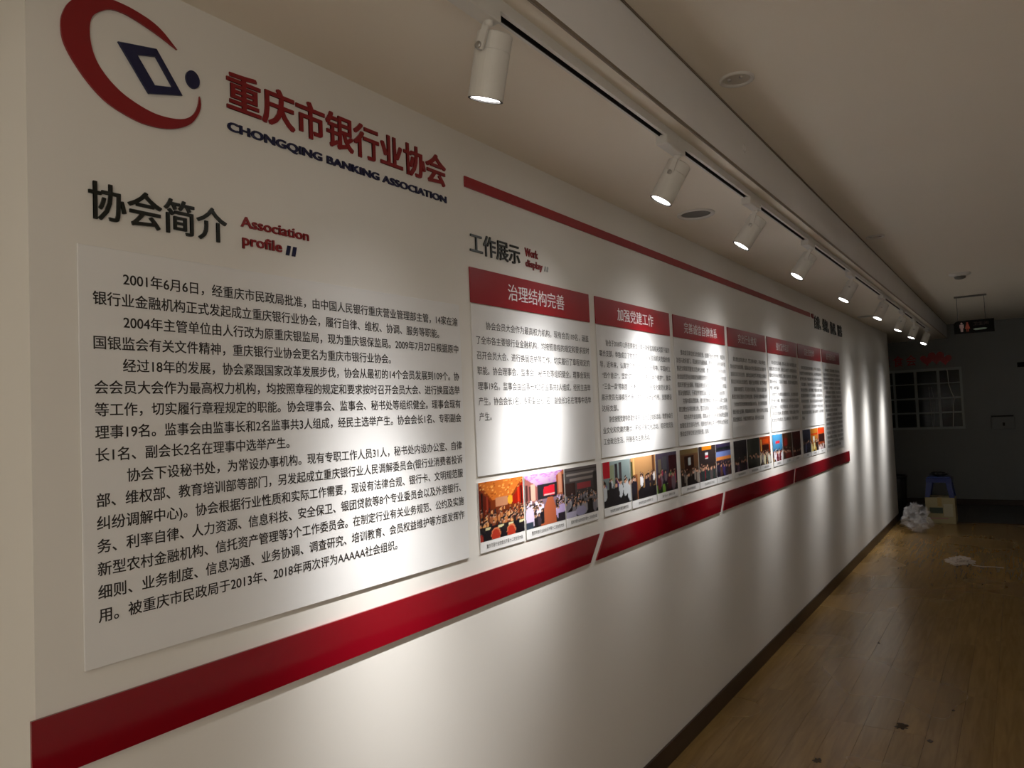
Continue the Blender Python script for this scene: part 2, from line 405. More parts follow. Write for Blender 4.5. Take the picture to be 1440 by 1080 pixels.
for i in range(4):
    j = (i + 1) % 4
    bm.faces.new((V[0][i], V[0][j], V[1][j], V[1][i])); bm.faces.new((V[2][i], V[2][j], V[3][j], V[3][i]))
    bm.faces.new((V[0][i], V[0][j], V[2][j], V[2][i])); bm.faces.new((V[1][i], V[1][j], V[3][j], V[3][i]))
bmesh.ops.recalc_face_normals(bm, faces=bm.faces); obj('hollow_diamond', bm, M_NAVY, lg)
obj('dot', prism(bmesh.new(), [(1.001 + 0.017 * math.cos(a * math.pi / 16), 2.3985 + 0.0205 * math.sin(a * math.pi / 16)) for a in range(32)], 0.001, 0.006), M_NAVY, lg)

t = thing('company_name_lettering', 'bold raised red Chinese characters naming the association, right of the logo', 'lettering', (0, 1.5, 2.36))
letters('重庆市银行业协会', t, 0.001, 1.090, 1.915, 2.360, 2.460, 0.004, M_REDL, off=0.024, name='character')
t = thing('company_name_lettering', 'raised navy English capitals CHONGQING BANKING ASSOCIATION below the red characters', 'lettering', (0, 1.5, 2.306))
letters('CHONGQING BANKING ASSOCIATION', t, 0.001, 1.090, 1.914, 2.3055, 2.331, 0.003, M_NAVY, off=0.038)
t = thing('section_title', 'raised black Chinese heading above the large text board on the left', 'lettering', (0, 0.92, 2.034))
letters('协会简介', t, 0.001, 0.765, 1.081, 2.034, 2.112, 0.004, M_BLACK, off=0.012, name='character')
t = thing('section_title', 'small raised red English words Association profile with two navy slashes', 'lettering', (0, 1.2, 2.03))
letters('Association', t, 0.001, 1.120, 1.328, 2.083, 2.109, 0.003, M_REDL, off=0.022)
letters('profile', t, 0.001, 1.123, 1.240, 2.031, 2.066, 0.003, M_REDL, off=0.022)
for q in (1.2515, 1.2705): obj('slash_mark', prism(bmesh.new(), [(q, 2.035), (q + 0.011, 2.035), (q + 0.017, 2.060), (q + 0.006, 2.060)], 0.001, 0.003), M_NAVY, t)
t = thing('section_title', 'raised black Chinese heading above the first narrow red header plaque', 'lettering', (0, 2.18, 2.164))
letters('工作展示', t, 0.001, 2.032, 2.342, 2.166, 2.240, 0.004, M_BLACK, off=0.012, name='character')
t = thing('section_title', 'small raised red English words Work display with two tiny slashes', 'lettering', (0, 2.45, 2.165))
letters('Work', t, 0.001, 2.379, 2.472, 2.208, 2.240, 0.003, M_REDL, off=0.022)
letters('display', t, 0.001, 2.381, 2.503, 2.160, 2.196, 0.003, M_REDL, off=0.022)
for q in (2.517, 2.534): obj('slash_mark', prism(bmesh.new(), [(q, 2.168), (q + 0.008, 2.168), (q + 0.013, 2.188), (q + 0.005, 2.188)], 0.001, 0.004), M_STEEL, t)
t = thing('slogan_lettering', 'raised dark green-black Chinese slogan at the far end of the thin red stripe', 'lettering', (0, 7.95, 2.3))
letters('自律、维权、协调、服务', t, 0.001, 7.31, 8.62, 2.297, 2.42, 0.005, M_BLACK, off=0.02, name='character')
tag(obj('accent_mark', prism(bmesh.new(), [(7.205, 2.392), (7.24, 2.385), (7.262, 2.385), (7.262, 2.425), (7.20, 2.425)], 0.001, 0.010), M_REDL), 'tiny red mark between the thin stripe and the dark slogan', 'ornament')
tag(obj('red_stripe', prism(bmesh.new(), [(2.015, 2.389), (7.142, 2.388), (7.142, 2.426), (2.015, 2.426)], 0.001, 0.006), M_REDH), 'long thin red stripe high on the wall under the soffit', 'stripe')

# ------------------------------------------------------------------ the big text board
PB = thing('text_board', 'large white acrylic board of black Chinese text at left, below the first heading', 'board', (0, 1.35, 1.148))
obj('board_panel', box((0.001, 0.741, 1.148), (0.005, 1.956, 1.978), 0.0008), M_BOARD, PB)
X = 0.0055
T1 = [(0.830, 1.943, '2001年6月6日，经重庆市民政局批准，由中国人民银行重庆营业管理部主管，14家在渝'),
 (0.768, 1.845, '银行业金融机构正式发起成立重庆银行业协会，履行自律、维权、协调、服务等职能。'),
 (0.829, 1.941, '2004年主管单位由人行改为原重庆银监局，现为重庆银保监局。2009年7月27日根据原中'),
 (0.768, 1.619, '国银监会有关文件精神，重庆银行业协会更名为重庆市银行业协会。'),
 (0.826, 1.939, '经过18年的发展，协会紧跟国家改革发展步伐，协会从最初的14个会员发展到109个。协'),
 (0.768, 1.940, '会会员大会作为最高权力机构，均按照章程的规定和要求按时召开会员大会、进行换届选举'),
 (0.768, 1.941, '等工作，切实履行章程规定的职能。协会理事会、监事会、秘书处等组织健全。理事会现有'),
 (0.768, 1.941, '理事19名。监事会由监事长和2名监事共3人组成，经民主选举产生。协会会长1名、专职副会'),
 (0.768, 1.242, '长1名、副会长2名在理事中选举产生。'),
 (0.830, 1.939, '协会下设秘书处，为常设办事机构。现有专职工作人员31人，秘书处内设办公室、自律'),
 (0.768, 1.939, '部、维权部、教育培训部等部门，另发起成立重庆银行业人民调解委员会(银行业消费者投诉'),
 (0.768, 1.939, '纠纷调解中心)。协会根据行业性质和实际工作需要，现设有法律合规、银行卡、文明规范服'),
 (0.768, 1.925, '务、利率自律、人力资源、信息科技、安全保卫、银团贷款等8个专业委员会以及外资银行、'),
 (0.768, 1.938, '新型农村金融机构、信托资产管理等3个工作委员会。在制定行业有关业务规范、公约及实施'),
 (0.768, 1.938, '细则、业务制度、信息沟通、业务协调、调查研究、培训教育、会员权益维护等方面发挥作'),
 (0.768, 1.618, '用。被重庆市民政局于2013年、2018年两次评为AAAAA社会组织。')]
for i, (a, b, s) in enumerate(T1):
    line(s, PB, X, a, b, 1.9185 - i * 0.0448, 0.0258, off=0.013, res=4)

# ------------------------------------------------------------------ seven narrow boards with header plaques
HL = [2.021, 2.928, 3.827, 4.742, 5.654, 6.589, 7.531]; HR = [2.873, 3.776, 4.683, 5.606, 6.537, 7.473, 8.364]
HT = ['治理结构完善', '加强党建工作', '完善诚信自律体系', '突出行业维权', '强化宣传培训', '促进交流合作', '提升服务能力']
HY = [(2.248, 2.656), (3.147, 3.560), (3.985, 4.533), (4.956, 5.380), (5.902, 6.276), (6.815, 7.195), (7.72, 8.16)]
ORD = ['first, nearest the large text board', 'second from the left', 'third from the left', 'fourth from the left', 'fifth from the left', 'sixth from the left', 'seventh, at the far right end']
body = {
0: (1.920, 0.0525, 0.027, [(2.103, 2.853, '协会会员大会作为最高权力机构，现有会员109名，涵盖'), (2.043, 2.853, '了全市各主要银行业金融机构，均按照章程的规定和要求按时'), (2.043, 2.853, '召开会员大会、进行换届选举等工作，切实履行了章程规定的'), (2.043, 2.850, '职能。协会理事会、监事会、秘书处等组织健全。理事会现有'), (2.043, 2.850, '理事19名。监事会由监事长和2名监事共3人组成，经民主选举'), (2.043, 2.850, '产生。协会会长1名、专职副会长1名、副会长2名在理事中选举'), (2.043, 2.115, '产生。')]),
1: (1.914, 0.049, 0.027, [(.08, 1, '协会于2018年12月在原来加入重庆银保监局机关党委下属的'), (0, 1, '联合支部，单独成立了党支部，接受银保监局机关党委的领'), (0, 1, '导，近年来，认真学习贯彻党的十九大精神，牢固树立'), (0.02, 1, '“四个意识”，坚定“四个自信”，做到“两个维护”，落实'), (0.02, 1, '“三会一课”等制度，不断加强党支部标准化规范化建设，'), (0, 1, '展示党员先锋模范作用，发挥战斗堡垒作用，支部建设'), (0, 0.2, '达标支部。'), (.08, 1, '协会按照党建带群建的要求，支持工会组织活动，培育协会行'), (0, 1, '业文化和党建的融合，积极开展文化活动，组织党员及'), (0, .62, '工会政治生活，开展各类主题活动。')]),
}
fill = ['协会始终坚持自律维权协调服务的宗旨，充分发挥桥梁纽带作用', '推动会员单位依法合规经营，加强行业自律管理，规范市场秩序', '建立健全各项自律公约，签订自律承诺书，开展自律检查评比', '组织开展行业调研，积极反映会员诉求，维护会员单位合法权益', '加强与政府部门、司法机关沟通协调，营造良好金融发展环境', '举办各类专业培训班，提高从业人员业务素质和职业道德水平', '普及金融知识，开展宣传教育活动，提升社会公众金融素养', '推进文明规范服务示范单位创建，提升银行业整体服务水平', '加强信息交流与合作，组织会员单位学习考察和业务研讨', '完善内部治理结构，健全管理制度，增强协会凝聚力影响力']
rr = random.Random(3)
def filler(n, spec, seed):
    out = []; rr.seed(seed)
    for i in range(n):
        s = fill[(i * 3 + seed) % 10]; st = spec.get(i, (0, 1)); k = int(28 * (st[1] - st[0])); out.append((st[0], st[1], s[:k]))
    return out
body[2] = (1.914, 0.0445, 0.027, filler(11, {0: (.08, 1), 6: (.08, 1), 8: (.08, 1), 10: (0, .55), 5: (0, .95)}, 1))
body[3] = (1.914, 0.0490, 0.028, filler(9, {0: (.08, 1), 4: (.06, 1), 6: (.05, .98), 8: (.0, .85)}, 2))
body[4] = (1.925, 0.0480, 0.028, filler(10, {0: (.08, 1), 4: (.0, .3), 5: (.05, 1), 9: (0, .95)}, 5))
body[5] = (1.915, 0.0480, 0.028, filler(10, {0: (.08, 1), 3: (.05, 1), 7: (.05, 1), 9: (.0, .1)}, 7))
body[6] = (1.920, 0.0430, 0.027, filler(18, {0: (.08, 1), 5: (.08, 1), 9: (.0, .7), 10: (.08, 1), 17: (0, .8)}, 4))
for i in range(7):
    a, b = HL[i], HR[i]
    t = thing('header_plaque', 'red header plaque with white characters %s, %s' % (HT[i], ORD[i]), 'sign', (0, (a + b) / 2, 1.994), 'red header plaques over the narrow boards')
    obj('plaque_panel', box((0.001, a, 1.994), (0.005, b, 2.116), 0.0008), M_REDH, t)
    line(HT[i], t, 0.0055, HY[i][0], HY[i][1], 2.054, 0.057, M_TXTW, off=0.008, name='white_lettering')
    z0 = 1.405 if i < 6 else 1.150
    t = thing('text_board', 'narrow white text board under the red header %s, %s' % (HT[i], ORD[i]), 'board', (0, (a + b) / 2, z0), 'narrow text boards')
    obj('board_panel', box((0.001, a + 0.001, z0), (0.004, b - 0.002, 1.990), 0.0006), M_BOARD, t)
    zt, pit, hh, ls = body[i]
    for k, (p0, p1, s) in enumerate(ls):
        if i == 0: y0, y1 = p0, p1
        else: y0, y1 = a + 0.022 + p0 * (b - a - 0.044), a + 0.022 + p1 * (b - a - 0.044)
        line(s, t, 0.0045, y0, y1, zt - k * pit, hh, off=0.006)

# ------------------------------------------------------------------ small photographs (flat prints), painted procedurally
def lin(c): c = np.asarray(c, float) / 255.0; return np.where(c <= 0.04045, c / 12.92, ((c + 0.055) / 1.055) ** 2.4)
class Pic:
    def __init__(s, w, h, top, bot):
        s.w, s.h = w, h; t = np.linspace(0, 1, h)[:, None, None]
        s.a = np.ones((h, w, 3)) * (np.array(top) * (1 - t) + np.array(bot) * t)
        s.X, s.Y = np.meshgrid((np.arange(w) + .5) / w, (np.arange(h) + .5) / h)
    def put(s, m, c, k=1.0): s.a[m] = s.a[m] * (1 - k) + np.array(c) * k; return s
    def r(s, x0, y0, x1, y1, c, k=1): return s.put((s.X >= x0) & (s.X < x1) & (s.Y >= y0) & (s.Y < y1), c, k)
    def e(s, cx, cy, rx, ry, c, k=1): return s.put(((s.X - cx) / rx) ** 2 + ((s.Y - cy) / ry) ** 2 < 1, c, k)
    def poly(s, pts, c, k=1):
        m = np.zeros_like(s.X, bool); n = len(pts)
        for i in range(n):
            (xa, ya), (xb, yb) = pts[i], pts[(i + 1) % n]
            if ya == yb: continue
            q = ((s.Y >= min(ya, yb)) & (s.Y < max(ya, yb))) & (s.X < xa + (s.Y - ya) / (yb - ya) * (xb - xa)); m ^= q
        return s.put(m, c, k)
    def crowd(s, y0, y1, n, seed, tops, x0=0, x1=1, sz=.05, heads=(60, 42, 34), skirt=(24, 22, 26)):
        g = random.Random(seed)
        P = sorted([(y0 + (y1 - y0) * g.random() ** .8, x0 + (x1 - x0) * g.random()) for _ in range(n)])
        for y, x in P:
            k = sz * (.55 + 1.1 * (y - y0) / max(y1 - y0, .01))
            s.r(x - k * .8, y + k * 2.6, x + k * .8, y + k * 5.5, skirt, .8)
            s.e(x, y + k * 1.9, k * .9, k * 1.8, g.choice(tops)); s.e(x, y, k * .5, k * .62, heads); s.e(x, y + k * .25, k * .36, k * .4, (196, 150, 124))
        return s
    def noise(s, seed, amp): s.a = s.a + np.random.RandomState(seed).randn(s.h, s.w, 1) * amp; return s

def hall(seed, w, h):
    p = Pic(w, h, (150, 60, 20), (70, 30, 20))
    p.poly([(0, 0), (1, 0), (.72, .3), (.3, .34)], (205, 110, 40)); g = random.Random(seed)
    for _ in range(70): xx = g.random(); yy = g.random() * .28; p.e(xx, yy, .02, .012, g.choice([(250, 190, 100), (235, 150, 60), (150, 70, 20)]), .8)
    p.poly([(0, .1), (.25, .35), (.25, .52), (0, .62)], (95, 28, 16)); p.r(.05, .2, .09, .55, (40, 14, 10)); p.r(.16, .26, .2, .52, (150, 50, 30))
    p.poly([(1, .08), (.74, .34), (.74, .46), (1, .5)], (150, 24, 10)); p.r(.86, .2, .9, .45, (225, 50, 20)); p.r(.93, .16, .96, .48, (60, 10, 6))
    p.r(.36, .3, .62, .46, (190, 130, 95)); p.e(.68, .38, .06, .08, (245, 160, 40))
    p.crowd(.46, .72, 90, seed, [(190, 120, 70), (150, 84, 50), (50, 36, 34), (222, 160, 100), (120, 60, 40)], sz=.028, heads=(30, 18, 14))
    p.r(0, .76, 1, 1, (20, 18, 26), .9)
    for q in (.12, .4, .62, .88): p.poly([(q, .78), (q + .12, .77), (q + .12, .81), (q, .82)], (214, 206, 160))
    for q in (.34, .68): p.e(q, .92, .10, .12, (205, 120, 80)); p.e(q, .94, .085, .11, (178, 52, 34))
    p.e(.02, .97, .06, .1, (150, 50, 40)); return p
def march(w, h):
    p = Pic(w, h, (215, 180, 215), (60, 45, 45)); g = random.Random(4)
    for _ in range(60): p.e(g.random(), g.random() * .22, .035, .014, (190, 120, 200), .7)
    p.poly([(0, .05), (.32, .26), (.32, .5), (0, .55)], (150, 90, 84)); p.r(.02, .2, .08, .5, (70, 40, 40)); p.r(.15, .2, .25, .5, (222, 170, 150)); p.r(.1, .22, .14, .48, (60, 30, 30))
    p.poly([(1, 0), (.78, .1), (.78, .46), (1, .5)], (170, 90, 60)); p.r(.84, .05, .92, .45, (215, 150, 120)); p.r(.94, .1, 1, .5, (60, 34, 30))
    p.r(.3, .22, .8, .5, (36, 34, 40)); p.poly([(.46, .28), (.74, .26), (.74, .46), (.44, .44)], (206, 30, 48)); p.r(.46, .42, .74, .44, (235, 180, 180))
    p.poly([(.55, .48), (.68, .48), (.85, 1), (.3, 1)], (176, 92, 60))
    p.crowd(.47, .78, 60, 8, [(235, 225, 240), (225, 210, 235), (30, 26, 34), (60, 50, 60)], 0, .42, sz=.034)
    p.crowd(.47, .72, 36, 9, [(205, 190, 225), (190, 170, 215), (40, 34, 40)], .78, 1, sz=.034)
    p.e(.1, .76, .1, .16, (214, 200, 230)); p.r(.0, .88, .18, 1, (50, 60, 76)); p.e(.92, .76, .09, .1, (180, 160, 205)); p.r(.8, .84, 1, 1, (40, 34, 44)); return p
def grey_hall(seed, w, h, banner=(150, 60, 66)):
    p = Pic(w, h, (92, 86, 86), (40, 34, 36)); p.r(.05, .12, .9, .17, (150, 142, 138)); p.r(.15, .22, .85, .28, (140, 130, 126)); p.r(.0, .05, 1, .08, (60, 55, 55))
    p.r(.35, .33, .78, .46, banner); p.r(0, .3, .3, .55, (60, 40, 38)); p.r(.88, .15, 1, .6, (46, 40, 40))
    p.crowd(.47, .75, 60, seed, [(120, 116, 124), (80, 74, 80), (150, 146, 150), (50, 44, 46)], sz=.04, heads=(34, 28, 28))
    p.r(.55, .66, 1, .72, (110, 106, 108)); p.e(.45, .9, .16, .1, (150, 146, 175)); p.r(.7, .7, .82, .92, (28, 24, 24)); p.r(0, .88, .3, 1, (170, 166, 190)); return p
def group(seed, w, h, bg, flo, tops, y=.42, n=16, banner=None, extra=None):
    p = Pic(w, h, bg, tuple(int(c * .55) for c in bg)); p.r(0, .78, 1, 1, flo)
    if banner: p.r(*banner[0], banner[1])
    for e_ in (extra or []): p.r(*e_[0], e_[1])
    p.crowd(y, y + .16, n, seed, tops, sz=.07); return p
W1, H1 = 56, 72; W2, H2 = 30, 40
D = (28, 24, 28)
PICS = {
 0: [(hall(5, W1, H1), 'printed photo of a banquet meeting in a warm orange hall', '重庆市银行业协会召开第十二次会员大会'),
     (march(W1, H1), 'printed photo of people in white shirts beside an aisle and a red screen', '重庆市银行业协会召开第十二次会员大会'),
     (grey_hall(6, W1, H1), 'dim printed photo of a grey meeting hall with a faded red banner', '重庆市银行业协会召开第十二次会员大会')],
 1: [(group(11, 40, 52, (150, 168, 168), (38, 34, 38), [(190, 195, 200), (46, 40, 44), (84, 46, 130), (40, 36, 40)], .38, 16, ((0, .0, .24, .36), (178, 24, 40)), [((.42, .08, .52, .5), (50, 46, 50)), ((.58, .05, .68, .45), (66, 60, 62)), ((.25, .1, .4, .5), (140, 150, 120)), ((.1, .62, .5, .95), D), ((.5, .6, .9, .98), (36, 34, 34))]), 'printed photo of a group below a red flag against a pale wall', '协会党支部开展主题党日'),
     (group(12, 40, 52, (214, 160, 105), (30, 24, 30), [(226, 226, 232), (60, 44, 50), (240, 236, 236), (36, 30, 40)], .38, 14, ((.1, .0, .16, .9), (235, 190, 120)), [((.0, .1, .08, .9), (70, 74, 40)), ((.1, .4, .26, 1), (140, 84, 50)), ((.86, 0, .95, .5), (110, 70, 44)), ((.3, .75, 1, 1), D)]), 'printed photo of a lined up group before a warm wooden wall', '协会党支部 参观学习'),
     (group(13, 40, 52, (86, 76, 96), (110, 150, 60), [(60, 130, 90), (90, 40, 50), (120, 100, 110), (180, 60, 90)], .42, 14, ((.6, .1, 1, .6), (70, 26, 34)), [((.1, .15, .25, .5), (110, 100, 84)), ((.3, .1, .5, .45), (86, 84, 92)), ((.4, .8, 1, 1), (40, 22, 30))]), 'dim printed photo of seated people with a green corner', '庆“七一” 表彰大会')],
 2: [(group(14, W2, H2, (120, 84, 58), (36, 22, 18), [(150, 140, 130), (40, 28, 26), (90, 80, 74), (30, 24, 24)], .52, 20, ((.25, .2, .75, .6), (50, 24, 16)), [((.45, .26, .57, .45), (190, 200, 196)), ((0, .0, 1, .14), (130, 108, 70))]), 'printed photo of a crowded brown meeting room with a pale screen', '自律公约签约仪式'),
     (group(15, W2, H2, (60, 48, 48), (50, 26, 30), [(70, 50, 56), (120, 40, 50), (50, 60, 60), (84, 74, 76)], .5, 22, ((.2, .0, .75, .12), (230, 140, 30)), [((.36, .2, .54, .38), (225, 225, 230)), ((.38, .28, .52, .34), (200, 50, 70))]), 'printed photo of a dark hall with an orange ceiling light', '行业自律检查工作会议'),
     (group(16, W2, H2, (58, 48, 80), (50, 44, 84), [(70, 56, 110), (50, 40, 60), (90, 60, 50), (40, 34, 56)], .52, 22, ((0, .24, 1, .42), (120, 140, 205)), [((0, .40, 1, .50), (225, 140, 70)), ((0, .12, 1, .2), (26, 34, 34))]), 'printed photo of an evening group under a pale blue banner', '协会自律工作会议')],
 3: [(group(17, W2, H2, (52, 46, 54), (50, 34, 50), [(96, 70, 92), (60, 48, 60), (44, 40, 46)], .55, 16), 'printed photo of a dim purple grey room with seated people', '银行业维权座谈会议'),
     (group(18, W2, H2, (56, 58, 50), (28, 26, 26), [(60, 60, 50), (40, 44, 40), (76, 72, 64)], .5, 16, ((0, .1, .3, .6), (84, 86, 74))), 'printed photo of a dark olive green room with people', '维权联席会议座谈会'),
     (group(19, W2, H2, (190, 70, 24), (190, 150, 110), [(210, 210, 200), (50, 40, 40), (230, 220, 180), (160, 150, 150)], .48, 26, ((.25, .3, .85, .55), (56, 20, 14)), [((.1, .1, .2, .5), (240, 190, 100)), ((.3, .1, .8, .26), (225, 80, 20))]), 'printed photo of an audience before a bright orange stage', '法律知识宣传会')],
 4: [(group(20, W2, H2, (80, 160, 215), (200, 150, 100), [(225, 225, 230), (110, 24, 40), (220, 210, 220)], .5, 12, ((.3, .26, .7, .34), (214, 50, 60)), [((0, .62, 1, .86), (96, 14, 30))]), 'printed photo of a red draped table before a bright blue screen', '宣传教育活动'),
     (group(21, W2, H2, (84, 52, 34), (34, 24, 22), [(120, 40, 34), (50, 36, 30), (70, 50, 40)], .55, 16, ((.15, .2, .5, .5), (140, 34, 24)), [((.6, .0, .75, .7), (60, 56, 36))]), 'printed photo of a brown hall with a dark red curtain', '从业人员培训班'),
     (group(22, W2, H2, (96, 24, 22), (60, 20, 18), [(60, 22, 20), (90, 30, 26), (44, 22, 20)], .6, 14, ((.0, .1, .2, .8), (56, 40, 30))), 'printed photo almost wholly filled by a dark red backdrop', '业务知识竞赛')],
 5: [(group(23, W2, H2, (66, 68, 90), (50, 44, 58), [(96, 96, 124), (60, 58, 76), (44, 40, 50)], .4, 16), 'printed photo of a grey blue room with standing people', '交流座谈会'),
     (group(24, W2, H2, (225, 140, 50), (200, 160, 70), [(60, 40, 30), (230, 220, 160), (40, 30, 28)], .45, 10, ((0, .22, 1, .3), (214, 70, 20)), [((.3, .35, .55, .6), (240, 238, 220))]), 'printed photo of a bright yellow orange doorway with people', '学习考察活动'),
     (group(25, W2, H2, (214, 84, 30), (170, 150, 150), [(226, 216, 216), (60, 40, 40), (190, 170, 170)], .68, 12, ((.1, .3, .95, .66), (46, 18, 16)), [((.05, .08, .95, .26), (225, 60, 24))]), 'printed photo of an orange sign above a dark room and people', '合作签约仪式')],
}
PO = [(0.0, 0.271), (0.283, 0.567), (0.575, 0.846)]
for ci, lst in PICS.items():
    for k, (pic, lab, cap) in enumerate(lst):
        a = HL[ci] + PO[k][0] * 1.003; b = HL[ci] + PO[k][1] * 1.003
        t = thing('photo_print', lab, 'photo', (0, (a + b) / 2, 1.149), 'printed photos in a row below the text boards')
        obj('backing_board', box((0.001, a, 1.149), (0.0035, b, 1.384), 0.0005), M_BOARD, t)
        z0, z1 = 1.186, 1.384
        nx, nz = pic.w, pic.h; vs = []; cs = []
        arr = np.clip(pic.a, 4, 255)
        for j in range(nz):
            for i in range(nx):
                vs.append((0.0039, a + (b - a) * i / (nx - 1) - 0, z1 - (z1 - z0) * j / (nz - 1) - 1.149)); cs.append(arr[j, i])
        vs = [(v[0], v[1] - (a + b) / 2, v[2]) for v in vs]
        fs = [(j * nx + i, j * nx + i + 1, (j + 1) * nx + i + 1, (j + 1) * nx + i)[::-1] for j in range(nz - 1) for i in range(nx - 1)]
        me = bpy.data.meshes.new('picture'); me.from_pydata(vs, [], fs); me.update()
        ca = me.color_attributes.new('ink', 'FLOAT_COLOR', 'POINT'); cc = np.ones((nx * nz, 4)); cc[:, :3] = lin(np.array(cs)); ca.data.foreach_set('color', cc.ravel())
        me.materials.append(M_INK); o = bpy.data.objects.new('picture', me); COL.objects.link(o); o.parent = t
        wd = min(b - a - 0.05, 0.0165 * len(cap))
        line(cap, t, 0.0039, (a + b) / 2 - wd / 2 + 0.01, (a + b) / 2 + wd / 2 + 0.01, 1.1675, 0.0135, name='caption_text')

# ------------------------------------------------------------------ lower red acrylic band, four slanted pieces
bands = [([(0.645, 0.975), (2.774, 0.981), (2.868, 1.088), (0.645, 1.088)], 'long first piece of the wide glossy red band, below the large text board'),
         ([(2.827, 0.981), (4.421, 0.981), (4.488, 1.088), (2.924, 1.088)], 'second slanted piece of the glossy red band, below the second and third boards'),
         ([(4.475, 0.981), (6.181, 0.981), (6.243, 1.088), (4.545, 1.088)], 'third slanted piece of the glossy red band, below the fourth and fifth boards'),
         ([(6.232, 0.981), (8.60, 0.981), (8.60, 1.088), (6.297, 1.088)], 'last slanted piece of the glossy red band, at its far end')]
for p, l in bands:
    tag(obj('red_band', prism(bmesh.new(), p, 0.001, 0.007), M_RED), l, 'band')

# ------------------------------------------------------------------ track and spotlights
XT = 0.556; ZT = 2.545
tr = thing('light_track', 'long white lighting track with a dark slot fixed under the soffit', 'track', (XT, 6.2, ZT))
def rail(y0, y1):
    bm = bmesh.new()
    bx(bm, (XT - 0.018, y0, ZT), (XT - 0.009, y1, ZC)); bx(bm, (XT + 0.007, y0, ZT), (XT + 0.018, y1, ZC)); bx(bm, (XT - 0.007, y0, ZC - 0.012), (XT + 0.007, y1, ZC))
    obj('rail', bm, M_LAMP, tr); bm = bmesh.new(); bx(bm, (XT - 0.007, y0, ZC - 0.014), (XT + 0.007, y1, ZC - 0.012)); bx(bm, (XT - 0.009, y0, ZT - 0.0005), (XT - 0.0065, y1, ZC - 0.014)); bx(bm, (XT + 0.0065, y0, ZT + 0.001), (XT + 0.007, y1, ZC - 0.014)); obj('conductor_slot', bm, M_DARK, tr)
joints = [-0.3, 2.60, 5.85, 8.85, 11.9]
for a, b in zip(joints, joints[1:]):
    rail(a, b - 0.07); obj('joint_cap', box((XT - 0.019, b - 0.07, ZT - 0.001), (XT + 0.019, b, ZC), 0.002), M_LAMP, tr)
B = [(.497, 1.455, 2.366), (.477, 2.577, 2.368), (.475, 3.545, 2.362), (.466, 4.662, 2.365), (.486, 6.007, 2.361), (.499, 7.542, 2.354), (.495, 8.984, 2.347), (.514, 10.037, 2.333), (.509, 11.487, 2.347)]
HIT = [(1.60, 0.80), (2.36, 1.45), (3.36, 1.62), (4.40, 1.60), (5.74, 1.45), (7.22, 1.28), (8.72, 1.20), (9.75, 0.95), (11.0, 0.95)]
def beam(ld):
    """reflector lamp: narrow bright core with a weak wide skirt"""
    ld.use_nodes = True; nt = ld.node_tree; em = nt.nodes['Emission']
    tc = nt.nodes.new('ShaderNodeTexCoord'); sp = nt.nodes.new('ShaderNodeSeparateXYZ'); nt.links.new(tc.outputs['Normal'], sp.inputs[0])
    ab = nt.nodes.new('ShaderNodeMath'); ab.operation = 'ABSOLUTE'; nt.links.new(sp.outputs['Z'], ab.inputs[0])
    def pw(n, k):
        a = nt.nodes.new('ShaderNodeMath'); a.operation = 'POWER'; a.inputs[1].default_value = n; nt.links.new(ab.outputs[0], a.inputs[0])
        b = nt.nodes.new('ShaderNodeMath'); b.operation = 'MULTIPLY'; b.inputs[1].default_value = k; nt.links.new(a.outputs[0], b.inputs[0]); return b
    c = nt.nodes.new('ShaderNodeMath'); c.operation = 'ADD'
    nt.links.new(pw(BEAM[0], BEAM[1]).outputs[0], c.inputs[0]); nt.links.new(pw(BEAM[2], BEAM[3]).outputs[0], c.inputs[1])
    nt.links.new(c.outputs[0], em.inputs['Strength'])
POS = ['first and nearest the camera, left of the others', 'second from the camera, near the round grille', 'third from the camera', 'fourth from the camera', 'fifth from the camera', 'sixth from the camera', 'seventh from the camera', 'eighth, last but one along the track', 'ninth, at the far end of the track']
def bar(bm, p, q, hw, ht):
    p = Vector(p); q = Vector(q); d = (q - p).normalized(); n = Vector((0, 1, 0)); w_ = d.cross(n).normalized(); vs = []
    for c, k in ((p, .75), (q, 1)):
        for a, b in ((-1, -1), (1, -1), (1, 1), (-1, 1)): vs.append(bm.verts.new(c + w_ * a * hw * k + n * b * ht))
    for f in ((0, 1, 2, 3), (4, 5, 6, 7), (0, 1, 5, 4), (1, 2, 6, 5), (2, 3, 7, 6), (3, 0, 4, 7)): bm.faces.new([vs[i] for i in f])
    bmesh.ops.recalc_face_normals(bm, faces=bm.faces)
